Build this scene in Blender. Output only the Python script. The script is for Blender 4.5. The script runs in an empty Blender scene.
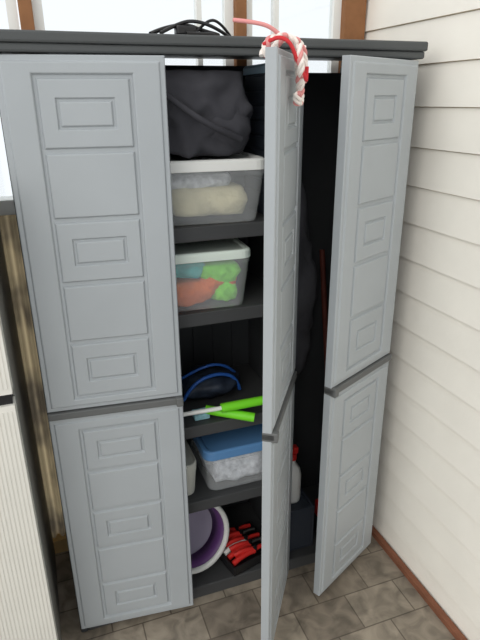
import bpy, bmesh, math, random
from mathutils import Vector, Matrix, noise
random.seed(4)
S=bpy.context.scene
COL=S.collection
S.view_settings.view_transform='Standard'

# ------------------------------------------------------------------ materials
def lin(c):
    return tuple((v/255/12.92 if v/255<=0.04045 else ((v/255+.055)/1.055)**2.4) for v in c)+(1,)
def mat(name,rgb,rough=.5,spec=.3,bump=0,bscale=200,var=0,vscale=6,metal=0,dist=.002):
    m=bpy.data.materials.new(name); m.use_nodes=True
    nt=m.node_tree; b=nt.nodes['Principled BSDF']
    c=lin(rgb)
    b.inputs['Base Color'].default_value=c
    b.inputs['Roughness'].default_value=rough
    b.inputs['Specular IOR Level'].default_value=spec
    b.inputs['Metallic'].default_value=metal
    tc=nt.nodes.new('ShaderNodeTexCoord')
    if var:
        n=nt.nodes.new('ShaderNodeTexNoise'); n.inputs['Scale'].default_value=vscale; n.inputs['Detail'].default_value=5
        nt.links.new(tc.outputs['Object'],n.inputs['Vector'])
        r=nt.nodes.new('ShaderNodeValToRGB')
        r.color_ramp.elements[0].position=.3; r.color_ramp.elements[1].position=.7
        r.color_ramp.elements[0].color=tuple(v*(1-var) for v in c[:3])+(1,)
        r.color_ramp.elements[1].color=tuple(min(1,v*(1+var)) for v in c[:3])+(1,)
        nt.links.new(n.outputs['Fac'],r.inputs['Fac']); nt.links.new(r.outputs['Color'],b.inputs['Base Color'])
    if bump:
        n=nt.nodes.new('ShaderNodeTexNoise'); n.inputs['Scale'].default_value=bscale; n.inputs['Detail'].default_value=3
        nt.links.new(tc.outputs['Object'],n.inputs['Vector'])
        bp=nt.nodes.new('ShaderNodeBump'); bp.inputs['Strength'].default_value=bump; bp.inputs['Distance'].default_value=dist
        nt.links.new(n.outputs['Fac'],bp.inputs['Height']); nt.links.new(bp.outputs['Normal'],b.inputs['Normal'])
    return m
M_DOOR=mat('door_grey',(164,170,174),.42,.4,bump=.12,bscale=350,var=.04,vscale=4)
M_EDGE=mat('strip_grey',(98,100,100),.5,.3)
M_LID=mat('lid_slate',(76,79,80),.5,.35,bump=.2,bscale=250)
M_BODY=mat('body_charcoal',(56,58,60),.6,.3,var=.1)
M_SHELF=mat('shelf_charcoal',(68,69,70),.55,.3,bump=.2)
M_WHITE=mat('white_plastic',(235,236,232),.4,.4)
M_GWHITE=mat('greenish_white_plastic',(222,234,224),.4,.4)
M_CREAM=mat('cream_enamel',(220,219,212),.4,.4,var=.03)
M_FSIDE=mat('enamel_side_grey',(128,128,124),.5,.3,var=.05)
M_BLUE=mat('blue_lid',(92,140,190),.4,.4)
M_GREEN=mat('green_plastic',(120,220,40),.4,.4)
M_TEAL=mat('teal_cloth',(150,195,205),.9,.1,var=.3,vscale=60)
M_DBLUE=mat('blue_plastic',(40,90,170),.4,.4)
M_NAVY=mat('navy_plastic',(44,52,66),.5,.3,var=.3,vscale=40)
M_RED=mat('red_plastic',(205,45,40),.4,.4)
M_ORANGE=mat('orange_cloth',(250,120,45),.8,.1,var=.2,vscale=30,bump=.6,bscale=60,dist=.01)
M_LIME=mat('lime_cloth',(140,235,75),.8,.1,var=.2,vscale=30,bump=.6,bscale=60,dist=.01)
M_AQUA=mat('aqua_cloth',(80,200,200),.8,.1,var=.2,vscale=30,bump=.6,bscale=60,dist=.01)
M_YEL=mat('yellow_cloth',(226,218,182),.9,.1,var=.12,vscale=20,bump=.6,bscale=50,dist=.01)
M_PALE=mat('pale_cloth',(218,222,232),.9,.1,var=.3,vscale=50,bump=.6,bscale=60,dist=.01)
M_BAG=mat('bag_fabric',(70,70,75),.9,.15,bump=.5,bscale=500,var=.15,vscale=10)
M_PURP=mat('purple_plastic',(110,70,130),.4,.4)
M_LAV=mat('bowl_inner',(180,172,192),.5,.3)
M_BLACK=mat('black_plastic',(28,28,30),.35,.4)
M_CASE=mat('case_charcoal',(52,58,68),.45,.4)
M_BROWN=mat('brown_timber',(140,98,66),.6,.2,var=.2,vscale=14)
M_TRIM=mat('redbrown_trim',(128,84,64),.6,.2,var=.2,vscale=14)
M_STICK=mat('stick_dark',(92,48,40),.6,.2,var=.2,vscale=14)
M_ROPE=mat('rope_white',(240,232,226),.9,.1,bump=.4,bscale=400)
M_PINK=mat('rope_pink',(220,150,148),.9,.1)
M_ROPER=mat('rope_red',(200,60,65),.9,.1)
M_PBLUE=mat('pale_blue',(150,180,200),.5,.3)
M_METAL=mat('metal',(170,170,170),.3,.5,metal=1)
M_COAT=mat('coat_cloth',(95,95,100),.9,.1,var=.25,vscale=8)
M_TAN=mat('wall_tan',(190,160,110),.8,.1)
M_CARD=mat('grey_tub',(205,205,195),.6,.2)

def clear_mat():
    m=bpy.data.materials.new('clear_plastic'); m.use_nodes=True
    nt=m.node_tree; b=nt.nodes['Principled BSDF']; out=nt.nodes['Material Output']
    b.inputs['Base Color'].default_value=lin((232,236,238)); b.inputs['Roughness'].default_value=.2
    t=nt.nodes.new('ShaderNodeBsdfTransparent'); mx=nt.nodes.new('ShaderNodeMixShader')
    mx.inputs[0].default_value=.27
    nt.links.new(t.outputs[0],mx.inputs[1]); nt.links.new(b.outputs[0],mx.inputs[2]); nt.links.new(mx.outputs[0],out.inputs['Surface'])
    return m
M_CLEAR=clear_mat()
M_SIDE=mat('siding_white',(246,243,234),.55,.25,bump=.25,bscale=60,var=.03,vscale=5)
M_GAP=mat('siding_joint',(226,214,192),.7,.1)
def floor_mat():
    m=bpy.data.materials.new('vinyl_stone'); m.use_nodes=True
    nt=m.node_tree; b=nt.nodes['Principled BSDF']; N=nt.nodes.new; L=nt.links.new
    tc=N('ShaderNodeTexCoord'); mp=N('ShaderNodeMapping'); L(tc.outputs['Object'],mp.inputs[0])
    br=N('ShaderNodeTexBrick'); L(mp.outputs[0],br.inputs['Vector'])
    br.offset=.5; br.inputs['Scale'].default_value=1
    br.inputs['Brick Width'].default_value=.2; br.inputs['Row Height'].default_value=.14; br.inputs['Mortar Size'].default_value=.003; br.inputs['Mortar Smooth'].default_value=.5
    br.inputs['Color1'].default_value=lin((154,145,132)); br.inputs['Color2'].default_value=lin((122,113,102)); br.inputs['Mortar'].default_value=lin((100,92,82))
    n=N('ShaderNodeTexNoise'); n.inputs['Scale'].default_value=13; n.inputs['Detail'].default_value=9; n.inputs['Distortion'].default_value=1.0; L(mp.outputs[0],n.inputs['Vector'])
    r=N('ShaderNodeValToRGB'); r.color_ramp.elements[0].position=.34; r.color_ramp.elements[1].position=.66
    r.color_ramp.elements[0].color=(.6,.59,.57,1); r.color_ramp.elements[1].color=(1.22,1.2,1.16,1)
    L(n.outputs['Fac'],r.inputs[0])
    mx=N('ShaderNodeMix'); mx.data_type='RGBA'; mx.blend_type='MULTIPLY'; mx.inputs[0].default_value=1
    L(br.outputs['Color'],mx.inputs[6]); L(r.outputs[0],mx.inputs[7]); L(mx.outputs[2],b.inputs['Base Color'])
    b.inputs['Roughness'].default_value=.55
    return m
M_FLOOR=floor_mat()
def glow_sheet_mat():  # backlit translucent beige for the sheet added to glow in the left gap
    m=bpy.data.materials.new('beige_glow_sheet'); m.use_nodes=True
    nt=m.node_tree; out=nt.nodes['Material Output']; L=nt.links.new
    tc=nt.nodes.new('ShaderNodeTexCoord'); n=nt.nodes.new('ShaderNodeTexNoise'); n.inputs['Scale'].default_value=7; L(tc.outputs['Object'],n.inputs['Vector'])
    r=nt.nodes.new('ShaderNodeValToRGB'); r.color_ramp.elements[0].position=.38; r.color_ramp.elements[1].position=.62
    r.color_ramp.elements[0].color=lin((88,80,68)); r.color_ramp.elements[1].color=lin((150,136,108)); L(n.outputs['Fac'],r.inputs[0])
    t=nt.nodes.new('ShaderNodeBsdfTranslucent'); L(r.outputs[0],t.inputs[0])
    L(t.outputs[0],out.inputs['Surface']); return m
M_GLOW=glow_sheet_mat()
def glass_mat():
    m=bpy.data.materials.new('window_glass'); m.use_nodes=True
    nt=m.node_tree; out=nt.nodes['Material Output']; nt.nodes.remove(nt.nodes['Principled BSDF'])
    t=nt.nodes.new('ShaderNodeBsdfTransparent'); t.inputs[0].default_value=(.97,.99,1,1)
    g=nt.nodes.new('ShaderNodeBsdfGlossy'); g.inputs['Roughness'].default_value=.05
    mx=nt.nodes.new('ShaderNodeMixShader'); mx.inputs[0].default_value=.05
    nt.links.new(t.outputs[0],mx.inputs[1]); nt.links.new(g.outputs[0],mx.inputs[2]); nt.links.new(mx.outputs[0],out.inputs['Surface']); return m
M_GLASS=glass_mat()

# ------------------------------------------------------------------ helpers
def empty(name,loc=(0,0,0),rot=0,parent=None):
    o=bpy.data.objects.new(name,None); o.location=loc; o.rotation_euler=(0,0,rot); o.empty_display_size=.1
    COL.objects.link(o)
    if parent: o.parent=parent
    return o
def finish(name,bm,mats,parent=None,bevel=0,smooth=False,loc=None,rot=None,recalc=True):
    if recalc: bmesh.ops.recalc_face_normals(bm,faces=bm.faces)
    me=bpy.data.meshes.new(name); bm.to_mesh(me); bm.free()
    for m in (mats if isinstance(mats,(list,tuple)) else [mats]): me.materials.append(m)
    if smooth:
        for p in me.polygons: p.use_smooth=True
    o=bpy.data.objects.new(name,me); COL.objects.link(o)
    if parent: o.parent=parent
    if loc: o.location=loc
    if rot: o.rotation_euler=rot
    if bevel:
        b=o.modifiers.new('b','BEVEL'); b.width=bevel; b.segments=2; b.limit_method='ANGLE'; b.angle_limit=math.radians(40)
    return o
def abox(bm,lo,hi,mi=0):
    lo=Vector(lo);hi=Vector(hi)
    vs=[bm.verts.new((x,y,z)) for x in (lo.x,hi.x) for y in (lo.y,hi.y) for z in (lo.z,hi.z)]
    for f in ((0,1,3,2),(4,6,7,5),(0,4,5,1),(2,3,7,6),(0,2,6,4),(1,5,7,3)):
        fc=bm.faces.new([vs[i] for i in f]); fc.material_index=mi
def box(name,lo,hi,m,parent=None,bevel=0.002,**k):
    bm=bmesh.new(); abox(bm,lo,hi); return finish(name,bm,m,parent,bevel,**k)
def rrect(hx,hy,r,n=5):
    P=[]
    for cx,cy,a0 in ((hx-r,hy-r,0),(-hx+r,hy-r,90),(-hx+r,-hy+r,180),(hx-r,-hy+r,270)):
        for i in range(n+1):
            a=math.radians(a0+90*i/n); P.append((cx+r*math.cos(a),cy+r*math.sin(a)))
    return P
def loft(bm,secs,capb=True,capt=True,mi=0):
    rings=[]
    for z,hx,hy,r in secs:
        rings.append([bm.verts.new((x,y,z)) for x,y in rrect(hx,hy,r)])
    n=len(rings[0])
    for a,b in zip(rings,rings[1:]):
        for i in range(n):
            f=bm.faces.new((a[i],a[(i+1)%n],b[(i+1)%n],b[i])); f.material_index=mi
    if capb: bm.faces.new(rings[0][::-1]).material_index=mi
    if capt: bm.faces.new(rings[-1]).material_index=mi
def revolve(bm,prof,n=32,mi=0):
    rings=[[bm.verts.new((r*math.cos(2*math.pi*i/n),r*math.sin(2*math.pi*i/n),z)) for i in range(n)] for r,z in prof]
    for a,b in zip(rings,rings[1:]):
        for i in range(n):
            bm.faces.new((a[i],a[(i+1)%n],b[(i+1)%n],b[i])).material_index=mi
def tube(name,pts,r,m,parent=None,cyc=False,res=3):
    cu=bpy.data.curves.new(name,'CURVE'); cu.dimensions='3D'; cu.bevel_depth=r; cu.bevel_resolution=res; cu.use_fill_caps=True
    sp=cu.splines.new('NURBS' if len(pts)>2 else 'POLY'); sp.points.add(len(pts)-1)
    for p,q in zip(sp.points,pts): p.co=(*q,1)
    if len(pts)>2: sp.use_endpoint_u=True; sp.order_u=3
    sp.use_cyclic_u=cyc
    cu.materials.append(m)
    o=bpy.data.objects.new(name,cu); COL.objects.link(o)
    if parent: o.parent=parent
    return o
def blob(name,c,s,m,parent=None,amp=.15,freq=6,sub=4,rot=(0,0,0),seed=0,flat=None,boxy=0,top=None):
    bm=bmesh.new(); bmesh.ops.create_icosphere(bm,subdivisions=sub,radius=1)
    for v in bm.verts:
        p=v.co.copy()
        if boxy:
            k=max(abs(p.x),abs(p.y),abs(p.z)); p=p.lerp(p/k,boxy)
        q=Vector((p.x*s[0],p.y*s[1],p.z*s[2]))
        d=noise.fractal(q*freq+Vector((seed,seed*2,0)),1,2,4)
        rdg=1-abs(noise.noise(q*freq*1.7+Vector((0,seed,5))))*2
        q*=1+amp*d+amp*.5*rdg
        if flat is not None: q.z=max(q.z,flat)
        if top is not None and q.z>top: q.z=top+(q.z-top)*.15
        v.co=q
    o=finish(name,bm,m,parent,smooth=True); o.location=c; o.rotation_euler=rot
    return o

# ------------------------------------------------------------------ room
WX=1.19; BY=.43
box('floor',(-2.2,-3,-.05),(WX+.05,BY+.08,0),M_FLOOR,bevel=0)
bm=bmesh.new()
p=.118; z=-.02
while z<2.6:
    xb,xt=WX-.009,WX-.002; y0,y1=-3,BY+.08
    zb=z+p
    q=[bm.verts.new(c) for c in ((xb,y0,z+.0015),(xb,y1,z+.0015),(xt,y1,zb-.001),(xt,y0,zb-.001))]; bm.faces.new(q)
    q=[bm.verts.new(c) for c in ((xt,y0,zb-.001),(xt,y1,zb-.001),(WX+.002,y1,zb),(WX+.002,y0,zb))]; bm.faces.new(q).material_index=1
    q=[bm.verts.new(c) for c in ((WX+.002,y0,zb),(WX+.002,y1,zb),(xb,y1,zb+.0015),(xb,y0,zb+.0015))]; bm.faces.new(q).material_index=1
    z+=p
abox(bm,(WX+.012,-3,-.05),(WX+.08,BY+.08,2.6))
finish('wall_right',bm,[M_SIDE,M_GAP])
box('baseboard_right',(WX-.035,-3,0),(WX-.013,BY,.022),M_TRIM)
bm=bmesh.new()
abox(bm,(.03,BY,0),(WX,BY+.07,1.35)); abox(bm,(-2.2,BY,0),(-.35,BY+.07,1.35)); abox(bm,(-2.2,BY,2.45),(WX,BY+.07,2.6))
abox(bm,(-.35,BY,0),(.03,BY+.07,.06))
finish('wall_back',bm,M_TAN)
def post(n,x0,x1,m=M_BROWN,z0=1.35,y0=BY-.005): return box(n,(x0,y0,z0),(x1,BY+.075,2.45),m)
post('trim_1',.076,.112); post('trim_2',.712,.748); post('trim_3',1.095,WX-.014)
box('trim_4',(-2.2,BY-.01,1.335),(.07,BY+.08,1.38),M_WHITE)
def window(n,x0,x1,mull):
    bm=bmesh.new(); y0,y1=BY+.02,BY+.05; w=.028
    abox(bm,(x0,y0,1.35),(x0+w,y1,2.45)); abox(bm,(x1-w,y0,1.35),(x1,y1,2.45))
    abox(bm,(x0+w,y0,1.35),(x1-w,y1,1.35+w)); abox(bm,(x0+w,y0,2.45-w),(x1-w,y1,2.45))
    for q in mull: abox(bm,(q-.008,y0,1.35+w),(q+.008,y1,2.45-w))
    abox(bm,(x0+w,BY+.034,1.35+w),(x1-w,BY+.036,2.45-w),1)
    return finish(n,bm,[M_WHITE,M_GLASS])
window('window_1',.112,.712,[.60]); window('window_2',.748,1.095,[.86]); window('window_3',-2.2,.072,[-.8])
bm=bmesh.new(); pr=None
for i in range(81):
    x=-.35+.38*i/80; y=BY+.03+.012*math.sin(i*.9)
    a=bm.verts.new((x,y,.06)); b=bm.verts.new((x,y,1.335))
    if pr: bm.faces.new((pr[0],a,b,pr[1]))
    pr=(a,b)
finish('gap_glow_sheet',bm,M_GLOW,smooth=True)  # added sheet, stands in for warm light between refrigerator and cabinet

# ------------------------------------------------------------------ storage cabinet
W=1.1; D=.405; H=1.8
W1=.376; HX2=.748; W2=.376; W3=.345
cab=empty('storage_cabinet')
T=.024; Y0=.032
box('side_panel_1',(0,Y0,.0),(T,D,1.756),M_BODY,cab,.004)
box('side_panel_2',(W-T,Y0,.0),(W,D,1.756),M_BODY,cab,.004)
box('divider',(HX2-T/2,Y0,.05),(HX2+T/2,D-.012,1.756),M_BODY,cab,.004)
bm=bmesh.new()
abox(bm,(T,D-.012,.03),(HX2,D,1.756)); abox(bm,(HX2,D-.012,.03),(W-T,D,1.738))
for i in range(9):
    x=.07+i*.075
    abox(bm,(x,D-.018,.08),(x+.02,D-.012,1.72))
finish('back_panel',bm,M_BODY,cab)
box('base',(T,Y0,.0),(W-T,D-.012,.05),M_SHELF,cab,.004)
bm=bmesh.new()
abox(bm,(-.012,-.012,1.776),(W+.012,D+.01,H)); 
abox(bm,(-.008,-.006,1.757),(W+.008,.016,1.776)); abox(bm,(-.008,.016,1.757),(.02,D+.006,1.776)); abox(bm,(W-.02,.016,1.757),(W+.008,D+.006,1.776))
finish('lid',bm,M_LID,cab,.005)
def shelf(n,z,x0=T,x1=HX2-T/2):
    bm=bmesh.new()
    abox(bm,(x0,Y0+.004,z-.012),(x1,D-.012,z)); abox(bm,(x0,Y0,z-.04),(x1,Y0+.02,z+.001))
    for i in range(5):
        yy=.1+i*.055; abox(bm,(x0,yy,z-.03),(x1,yy+.008,z-.012))
    return finish(n,bm,M_SHELF,cab,.003)
shelf('shelf_1',1.335); shelf('shelf_2',1.085); shelf('shelf_3',.71); shelf('shelf_4',.42)

def rings(bm,rs,cap=True):
    prev=None
    for x0,x1,z0,z1,y in rs:
        r=[bm.verts.new(c) for c in ((x0,y,z0),(x1,y,z0),(x1,y,z1),(x0,y,z1))]
        if prev:
            for i in range(4): bm.faces.new((prev[i],prev[(i+1)%4],r[(i+1)%4],r[i]))
        prev=r
    if cap: bm.faces.new(prev)
def inset(R,d,y): return (R[0]+d,R[1]-d,R[2]+d,R[3]-d,y)
def leaf(bm,x0,x1,z0,z1,t=.028):
    R=(x0,x1,z0,z1)
    C=(x0+(x1-x0)*.20,x0+(x1-x0)*.80,z0+.032,z1-.038)
    rings(bm,[inset(R,0,t),inset(R,0,.006),inset(R,.002,.0035),inset(R,.012,.0035),inset(R,.015,-.0005),inset(R,.017,-.001),
              inset(C,-.002,-.001),inset(C,0,0),inset(C,.003,.006)])
    bm.faces.new([bm.verts.new(c) for c in ((x0,t,z0),(x0,t,z1),(x1,t,z1),(x1,t,z0))])
    n=5; g=.009; ph=(C[3]-C[2]-g*(n+1))/n
    for i in range(n):
        a=C[2]+g+i*(ph+g); P=(C[0]+g,C[1]-g,a,a+ph)
        L=[inset(P,0,.0062),inset(P,.0035,.0005),inset(P,.005,0)]
        if i%2==0:
            mx=.036; mz=ph*.27
            Q=(P[0]+mx,P[1]-mx,P[2]+mz,P[3]-mz)
            L+=[inset(Q,0,0),inset(Q,.003,.005),inset(Q,.007,.005),inset(Q,.010,.0005),inset(Q,.012,0)]
        rings(bm,L)
def door(n,hx,ang,side,w):
    e=empty(n,(hx,0,0),ang,cab)
    x0,x1=(0.002,w-.002) if side>0 else (-w+.002,-.002)
    bm=bmesh.new(); leaf(bm,x0,x1,.865,1.753); finish('upper_leaf',bm,M_DOOR,e,.0008,recalc=True)
    bm=bmesh.new(); leaf(bm,x0,x1,.048,.84); finish('lower_leaf',bm,M_DOOR,e,.0008)
    bm=bmesh.new(); abox(bm,(x0,-.005,.842),(x1,.03,.863)); 
    xe=(x1-.02 if side>0 else x0)
    abox(bm,(xe,-.012,.838),(xe+.02,.03,.866))
    finish('middle_rail',bm,M_EDGE,e,.003)
    bm=bmesh.new()
    for z in (.2,.6,1.05,1.55): 
        xx=x0 if side>0 else x1-.012
        abox(bm,(xx,.026,z),(xx+.012,.034,z+.05))
    finish('hinges',bm,M_BODY,e)
A2=.9754
door('door_panel_1',0,-.10,1,W1)
door('door_panel_2',HX2,A2,-1,W2)
door('door_panel_3',W,.465,-1,W3)

# ------------------------------------------------------------------ bins
def bin_(name,c,hx,hy,h,lid_m,body_m,rot=0,taper=.86,lidh=.022):
    e=empty(name,c,rot)
    bm=bmesh.new(); k=taper
    loft(bm,[(0,hx*k,hy*k,.03),(.01,hx*(k+.02),hy*(k+.02),.03),(h-lidh-.012,hx*.975,hy*.975,.032),(h-lidh-.012,hx*.995,hy*.995,.032),(h-lidh,hx*.995,hy*.995,.032)],True,False)
    finish('tub',bm,body_m,e,smooth=False)
    bm=bmesh.new()
    loft(bm,[(h-lidh,hx*1.015,hy*1.015,.034),(h-.006,hx*1.01,hy*1.01,.034),(h-.002,hx*.97,hy*.97,.03),(h-.002,hx*.9,hy*.9,.028),(h-.007,hx*.87,hy*.87,.028)])
    finish('lid',bm,lid_m,e,.002)
    return e
b1=bin_('plastic_storage_bin',(.502,.195,1.3365),.168,.158,.175,M_WHITE,M_CLEAR,rot=-.08,lidh=.032)
blob('contents_1',(.01,-.01,.055),(.118,.115,.045),M_YEL,b1,.1,14,seed=3,flat=-.048,boxy=.5)
blob('contents_2',(-.02,.0,.108),(.115,.11,.024),M_PALE,b1,.1,14,seed=8,boxy=.4)
b2=bin_('plastic_storage_bin',(.480,.16,1.0865),.142,.12,.175,M_GWHITE,M_CLEAR,rot=-.06,lidh=.028)
blob('contents_1',(-.03,-.045,.045),(.075,.05,.038),M_ORANGE,b2,.2,20,seed=1,flat=-.04,boxy=.3)
blob('contents_2',(.055,-.048,.098),(.06,.052,.032),M_LIME,b2,.2,20,seed=2,boxy=.3)
blob('contents_3',(-.04,-.035,.112),(.06,.06,.025),M_AQUA,b2,.2,20,seed=5,boxy=.3)
blob('contents_4',(.03,-.07,.075),(.035,.03,.022),M_ORANGE,b2,.25,20,seed=6)
blob('contents_5',(.07,-.055,.045),(.04,.04,.038),M_LIME,b2,.2,20,seed=16,boxy=.3,flat=-.04)
blob('contents_6',(.088,-.06,.075),(.018,.03,.03),M_ORANGE,b2,.2,20,seed=26)
b3=bin_('plastic_storage_bin',(.585,.185,.4215),.13,.14,.17,M_BLUE,M_CLEAR,rot=0,lidh=.034)
blob('contents_1',(0,-.01,.066),(.098,.105,.052),M_PALE,b3,.08,14,seed=9,boxy=.7)
b4=bin_('plastic_tub',(.385,.15,.4215),.05,.09,.13,M_CARD,M_CARD,rot=0)

bag=empty('fabric_bag',(.465,.17,1.630))
blob('body',(0,0,0),(.165,.125,.125),M_BAG,bag,.16,9,sub=5,seed=2,flat=-.115,boxy=.45,top=.095)
blob('flap',(.085,-.075,-.03),(.075,.05,.075),M_BAG,bag,.18,14,sub=4,seed=7,flat=-.085)
tube('strap',[(-.12,-.13,.07),(-.03,-.16,.0),(.04,-.155,-.04),(.12,-.13,-.07)],.008,M_BAG,bag)
e=empty('storage_canister',(.703,.19,1.3365))
bm=bmesh.new(); loft(bm,[(0,.018,.09,.012)]+[(.03+i*.04+dz,.020-dr,.095,.012) for i in range(9) for dz,dr in ((0,0),(.03,0),(.032,.003),(.038,.003))]); finish('body',bm,M_CASE,e)
bm=bmesh.new(); loft(bm,[(.388,.024,.098,.014),(.405,.024,.098,.014),(.412,.020,.09,.012)]); finish('lid',bm,M_PBLUE,e)

# cleaning tools on shelf 3
e=empty('squeegee',(.0,.0,.0))
tube('handle_white',[(.36,.045,.755),(.51,.035,.757)],.007,M_WHITE,e)
tube('handle_green',[(.51,.035,.757),(.60,.03,.760),(.67,.025,.762)],.015,M_GREEN,e)
tube('blade',[(.36,-.0+.04,.72),(.36,.045,.755),(.36,.05,.79)],.006,M_WHITE,e)
e=empty('dust_brush')
tube('handle',[(.47,.075,.738),(.53,.045,.73),(.61,.005,.718)],.015,M_GREEN,e)
box('head',(.43,.06,.712),(.48,.10,.732),M_TEAL,e)
# mesh laundry bag with blue hoop
e=empty('mesh_bag',(.52,.22,.755))
blob('cloth',(0,0,0),(.11,.08,.045),M_NAVY,e,.25,12,seed=21,flat=-.042)
tube('hoop',[(-.10,-.06,-.02),(-.07,-.065,.04),(.02,-.06,.062),(.09,-.055,.03),(.10,-.05,-.02)],.006,M_DBLUE,e)
tube('hoop_2',[(-.09,.0,.03),(-.02,-.02,.075),(.06,-.02,.07),(.10,.0,.02)],.005,M_DBLUE,e)
blob('cleaning_cloth',(.365,.12,.746),(.040,.045,.034),M_TEAL,None,.3,16,seed=12,flat=-.033)

e=empty('plastic_basin',(.418,.165,.187)); e.rotation_euler=(math.radians(74),0,math.radians(10)); e.scale=(1.13,1.13,1.0)
bm=bmesh.new(); revolve(bm,[(.001,-.09),(.08,-.09),(.085,-.085),(.112,.05),(.108,.05),(.08,-.08),(.001,-.084)],40); finish('bowl',bm,M_LAV,e,smooth=True)
bm=bmesh.new(); revolve(bm,[(.104,.048),(.106,.06),(.118,.06),(.121,.05),(.112,.042),(.104,.048)],40); finish('rim',bm,M_WHITE,e,smooth=True)
bm=bmesh.new(); revolve(bm,[(.0915,-.02),(.1065,.045),(.1045,.045),(.0900,-.02),(.0915,-.02)],40); finish('band',bm,M_PURP,e,smooth=True)

# red/black hand tools in an open tray
e=empty('tool_set',(.612,.135,.0515),.25); e.scale=(1.1,1.15,1.3)
bm=bmesh.new(); abox(bm,(-.085,-.075,0),(.085,.075,.006)); abox(bm,(-.085,-.075,.006),(-.079,.075,.03)); abox(bm,(.079,-.075,.006),(.085,.075,.03)); abox(bm,(-.079,-.075,.006),(.079,-.069,.03)); abox(bm,(-.079,.069,.006),(.079,.075,.03))
finish('tray',bm,M_BLACK,e,.002)
for i in range(5):
    y=-.052+i*.026; zz=.03+.003*(i%2)
    c=M_RED if i!=2 else M_WHITE
    tube('grip_a_%d'%i,[(-.075,y-.004,zz),(-.03,y+.001,zz+.012),(.012,y-.002,zz+.006)],.0085,c,e)
    tube('grip_b_%d'%i,[(-.06,y+.012,zz+.012),(-.025,y+.006,zz+.024),(.012,y+.002,zz+.010)],.0075,M_RED,e)
    tube('jaw_%d'%i,[(.012,y,zz+.008),(.04,y+.004,zz+.008),(.07,y,zz+.002)],.0065,M_METAL if i%2 else M_RED,e)
    tube('pivot_%d'%i,[(.014,y,zz+.0),(.014,y,zz+.019)],.008,M_BLACK,e)

# broom side
e=empty('hanging_coat',(.875,.3,1.02))
blob('cloth',(0,0,0),(.075,.05,.36),M_COAT,e,.2,7,sub=5,seed=4)
tube('hanger_hook',[(0,0,.33),(0,0,.5),(0,0,.68),(0,.02,.695),(0,.04,.68)],.003,M_METAL,e)
e=empty('broom')
tube('handle',[(.985,.12,.2),(1.0,.33,1.15)],.010,M_STICK,e)
box('head',(.92,.09,.13),(1.05,.15,.2),M_RED,e,.008)
bm=bmesh.new()
for i in range(13):
    for j in range(4):
        abox(bm,(.922+i*.0098,.09+j*.015,.0515),(.929+i*.0098,.1+j*.015,.13))
finish('bristles',bm,M_BLACK,e)
e=empty('tool_crate')
bm=bmesh.new()
abox(bm,(.765,.07,.051),(.88,.28,.06)); abox(bm,(.765,.07,.06),(.775,.28,.24)); abox(bm,(.87,.07,.06),(.88,.28,.24)); abox(bm,(.775,.07,.06),(.87,.08,.24)); abox(bm,(.775,.27,.06),(.87,.28,.24)); abox(bm,(.775,.08,.22),(.87,.27,.232))
finish('crate',bm,M_CASE,e,.003)
e=empty('spray_bottle',(.818,.15,.233))
bm=bmesh.new(); revolve(bm,[(.001,0),(.034,0),(.036,.01),(.036,.11),(.03,.14),(.014,.165),(.013,.18),(.001,.18)],24); finish('bottle',bm,M_WHITE,e,smooth=True)
bm=bmesh.new(); revolve(bm,[(.001,.18),(.017,.18),(.017,.205),(.001,.205)],24); finish('collar',bm,M_RED,e)
box('nozzle',(-.035,-.012,.205),(.02,.012,.232),M_RED,e,.004); tube('trigger',[(-.02,0,.205),(-.03,0,.18),(-.022,0,.16)],.004,M_RED,e)

# rope over the middle door
e=empty('braided_rope')
d=Vector((-math.cos(A2),-math.sin(A2),0)); nrm=Vector((math.sin(A2),-math.cos(A2),0)); hp=Vector((HX2,0,0))
def P(along,out,z): v=hp+d*along+nrm*out; return Vector((v.x,v.y,z))
def smooth(base,n=6,k=8):
    pts=[]
    for i in range(len(base)-1):
        for j in range(n): pts.append(base[i].lerp(base[i+1],j/n))
    pts.append(base[-1])
    for _ in range(k): pts=[pts[0]]+[(pts[i-1]+pts[i]*2+pts[i+1])/4 for i in range(1,len(pts)-1)]+[pts[-1]]
    return pts
def braid(tag,base,mats,R=.0055,r=.0052):
    pts=smooth(base)
    for s,m in enumerate(mats):
        q=[]
        for i,v in enumerate(pts):
            a=i*.75+s*2*math.pi/len(mats); q.append(tuple(v+nrm*(math.cos(a)*R)+d*(math.sin(a)*R)))
        tube('strand_%s_%d'%(tag,s),q,r,m,e)
braid('a',[P(.335,-.04,1.74),P(.335,-.03,1.772),P(.325,.0,1.780),P(.305,.022,1.765),P(.275,.024,1.735),P(.24,.022,1.705),P(.215,.02,1.675),P(.22,.02,1.65),P(.25,.02,1.645),P(.27,.022,1.67)],[M_ROPE,M_ROPE,M_PINK])
braid('b',[P(.28,-.04,1.74),P(.285,-.02,1.772),P(.27,.01,1.779),P(.235,.022,1.765),P(.21,.024,1.73),P(.20,.022,1.69)],[M_ROPE,M_PINK,M_ROPE])
braid('c',[P(.32,.03,1.76),P(.33,.036,1.73),P(.31,.036,1.70),P(.28,.036,1.70),P(.265,.036,1.73),P(.28,.032,1.76)],[M_ROPE,M_ROPE,M_PINK],.004,.004)
tube('cord_red',[tuple(v) for v in smooth([P(.34,-.04,1.76),P(.34,-.01,1.775),P(.34,.016,1.765),P(.325,.028,1.73),P(.31,.044,1.70),P(.295,.044,1.69),P(.29,.044,1.72)])],.004,M_ROPER,e)
tube('cord_loose',[tuple(v) for v in smooth([P(.33,-.01,1.78),P(.345,-.03,1.795),P(.35,-.07,1.802),P(.345,-.10,1.806)])],.004,M_PINK,e)

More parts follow.
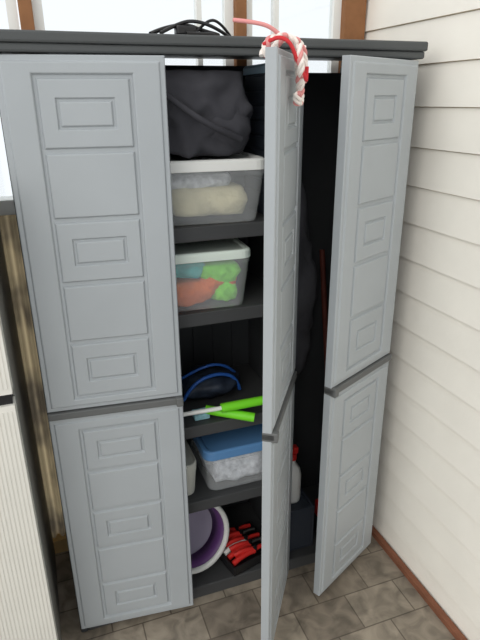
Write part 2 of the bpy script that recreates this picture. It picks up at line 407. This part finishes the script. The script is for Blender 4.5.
e=empty('power_cable')
tube('loop_1',[(.36,.05,1.805),(.40,.08,1.822),(.45,.05,1.828),(.50,.08,1.818),(.54,.05,1.805),(.50,.03,1.805),(.44,.02,1.805)],.005,M_BLACK,e)
tube('loop_2',[(.38,.03,1.805),(.43,.05,1.83),(.47,.04,1.836),(.52,.03,1.82),(.56,.06,1.805)],.0042,M_BLACK,e)
tube('loop_3',[(.47,.06,1.805),(.50,.05,1.84),(.54,.06,1.838),(.57,.07,1.805)],.0035,M_BLACK,e)
box('plug',(.42,.03,1.8015),(.47,.06,1.824),M_BLACK,e,.005)

# ------------------------------------------------------------------ refrigerator at left
e=empty('refrigerator')
FX=-.062
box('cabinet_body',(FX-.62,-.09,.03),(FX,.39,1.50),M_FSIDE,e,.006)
def fdoor(n,z0,z1):
    bm=bmesh.new(); abox(bm,(FX-.62,-.145,z0),(FX,-.098,z1))
    for i in range(60):
        x=FX-.61+i*.0101; abox(bm,(x,-.1465,z0+.015),(x+.006,-.145,z1-.015))
    finish(n,bm,M_CREAM,e,.001)
fdoor('lower_door',.07,.985); fdoor('upper_door',1.015,1.50)
box('gasket',(FX-.61,-.098,.08),(FX-.004,-.09,1.49),M_BLACK,e,0)
box('door_gap',(FX-.60,-.135,.985),(FX-.004,-.098,1.015),M_BLACK,e,0)
box('kickplate',(FX-.60,-.08,.0),(FX-.02,.36,.03),M_BLACK,e,0)
box('handle_1',(FX-.61,-.175,.6),(FX-.585,-.147,.85),M_WHITE,e,.005)
box('handle_2',(FX-.61,-.175,1.1),(FX-.585,-.147,1.3),M_WHITE,e,.005)
box('top_cap',(FX-.62,-.14,1.50),(FX,.39,1.515),M_LID,e,.004)

# ------------------------------------------------------------------ light
wd=bpy.data.worlds.new('World'); S.world=wd; wd.use_nodes=True
nt=wd.node_tree; bg=nt.nodes['Background']
bg.inputs[0].default_value=(.97,.985,1,1); bg.inputs[1].default_value=1.08
sl=bpy.data.lights.new('daylight','SUN'); sl.energy=1.1; sl.angle=math.radians(50); sl.color=(1,.95,.87)
so=bpy.data.objects.new('daylight',sl); COL.objects.link(so)
so.rotation_euler=Vector((.85,.7,-.65)).to_track_quat('-Z','Y').to_euler()

# ------------------------------------------------------------------ camera
yaw,pit,rol=.3456,-.3774,-.009
F=Vector((math.sin(yaw)*math.cos(pit),math.cos(yaw)*math.cos(pit),math.sin(pit)))
R=Vector((math.cos(yaw),-math.sin(yaw),0)); U=R.cross(F)
R2=R*math.cos(rol)+U*math.sin(rol); U2=-R*math.sin(rol)+U*math.cos(rol)
c=bpy.data.cameras.new('camera'); co=bpy.data.objects.new('camera',c); COL.objects.link(co)
c.sensor_fit='VERTICAL'; c.sensor_height=36; c.lens=555.73/640*36; c.clip_start=.02
m=Matrix((R2,U2,-F)).transposed().to_4x4(); m.translation=(.0526,-1.4169,1.6571)
co.matrix_world=m
S.camera=co
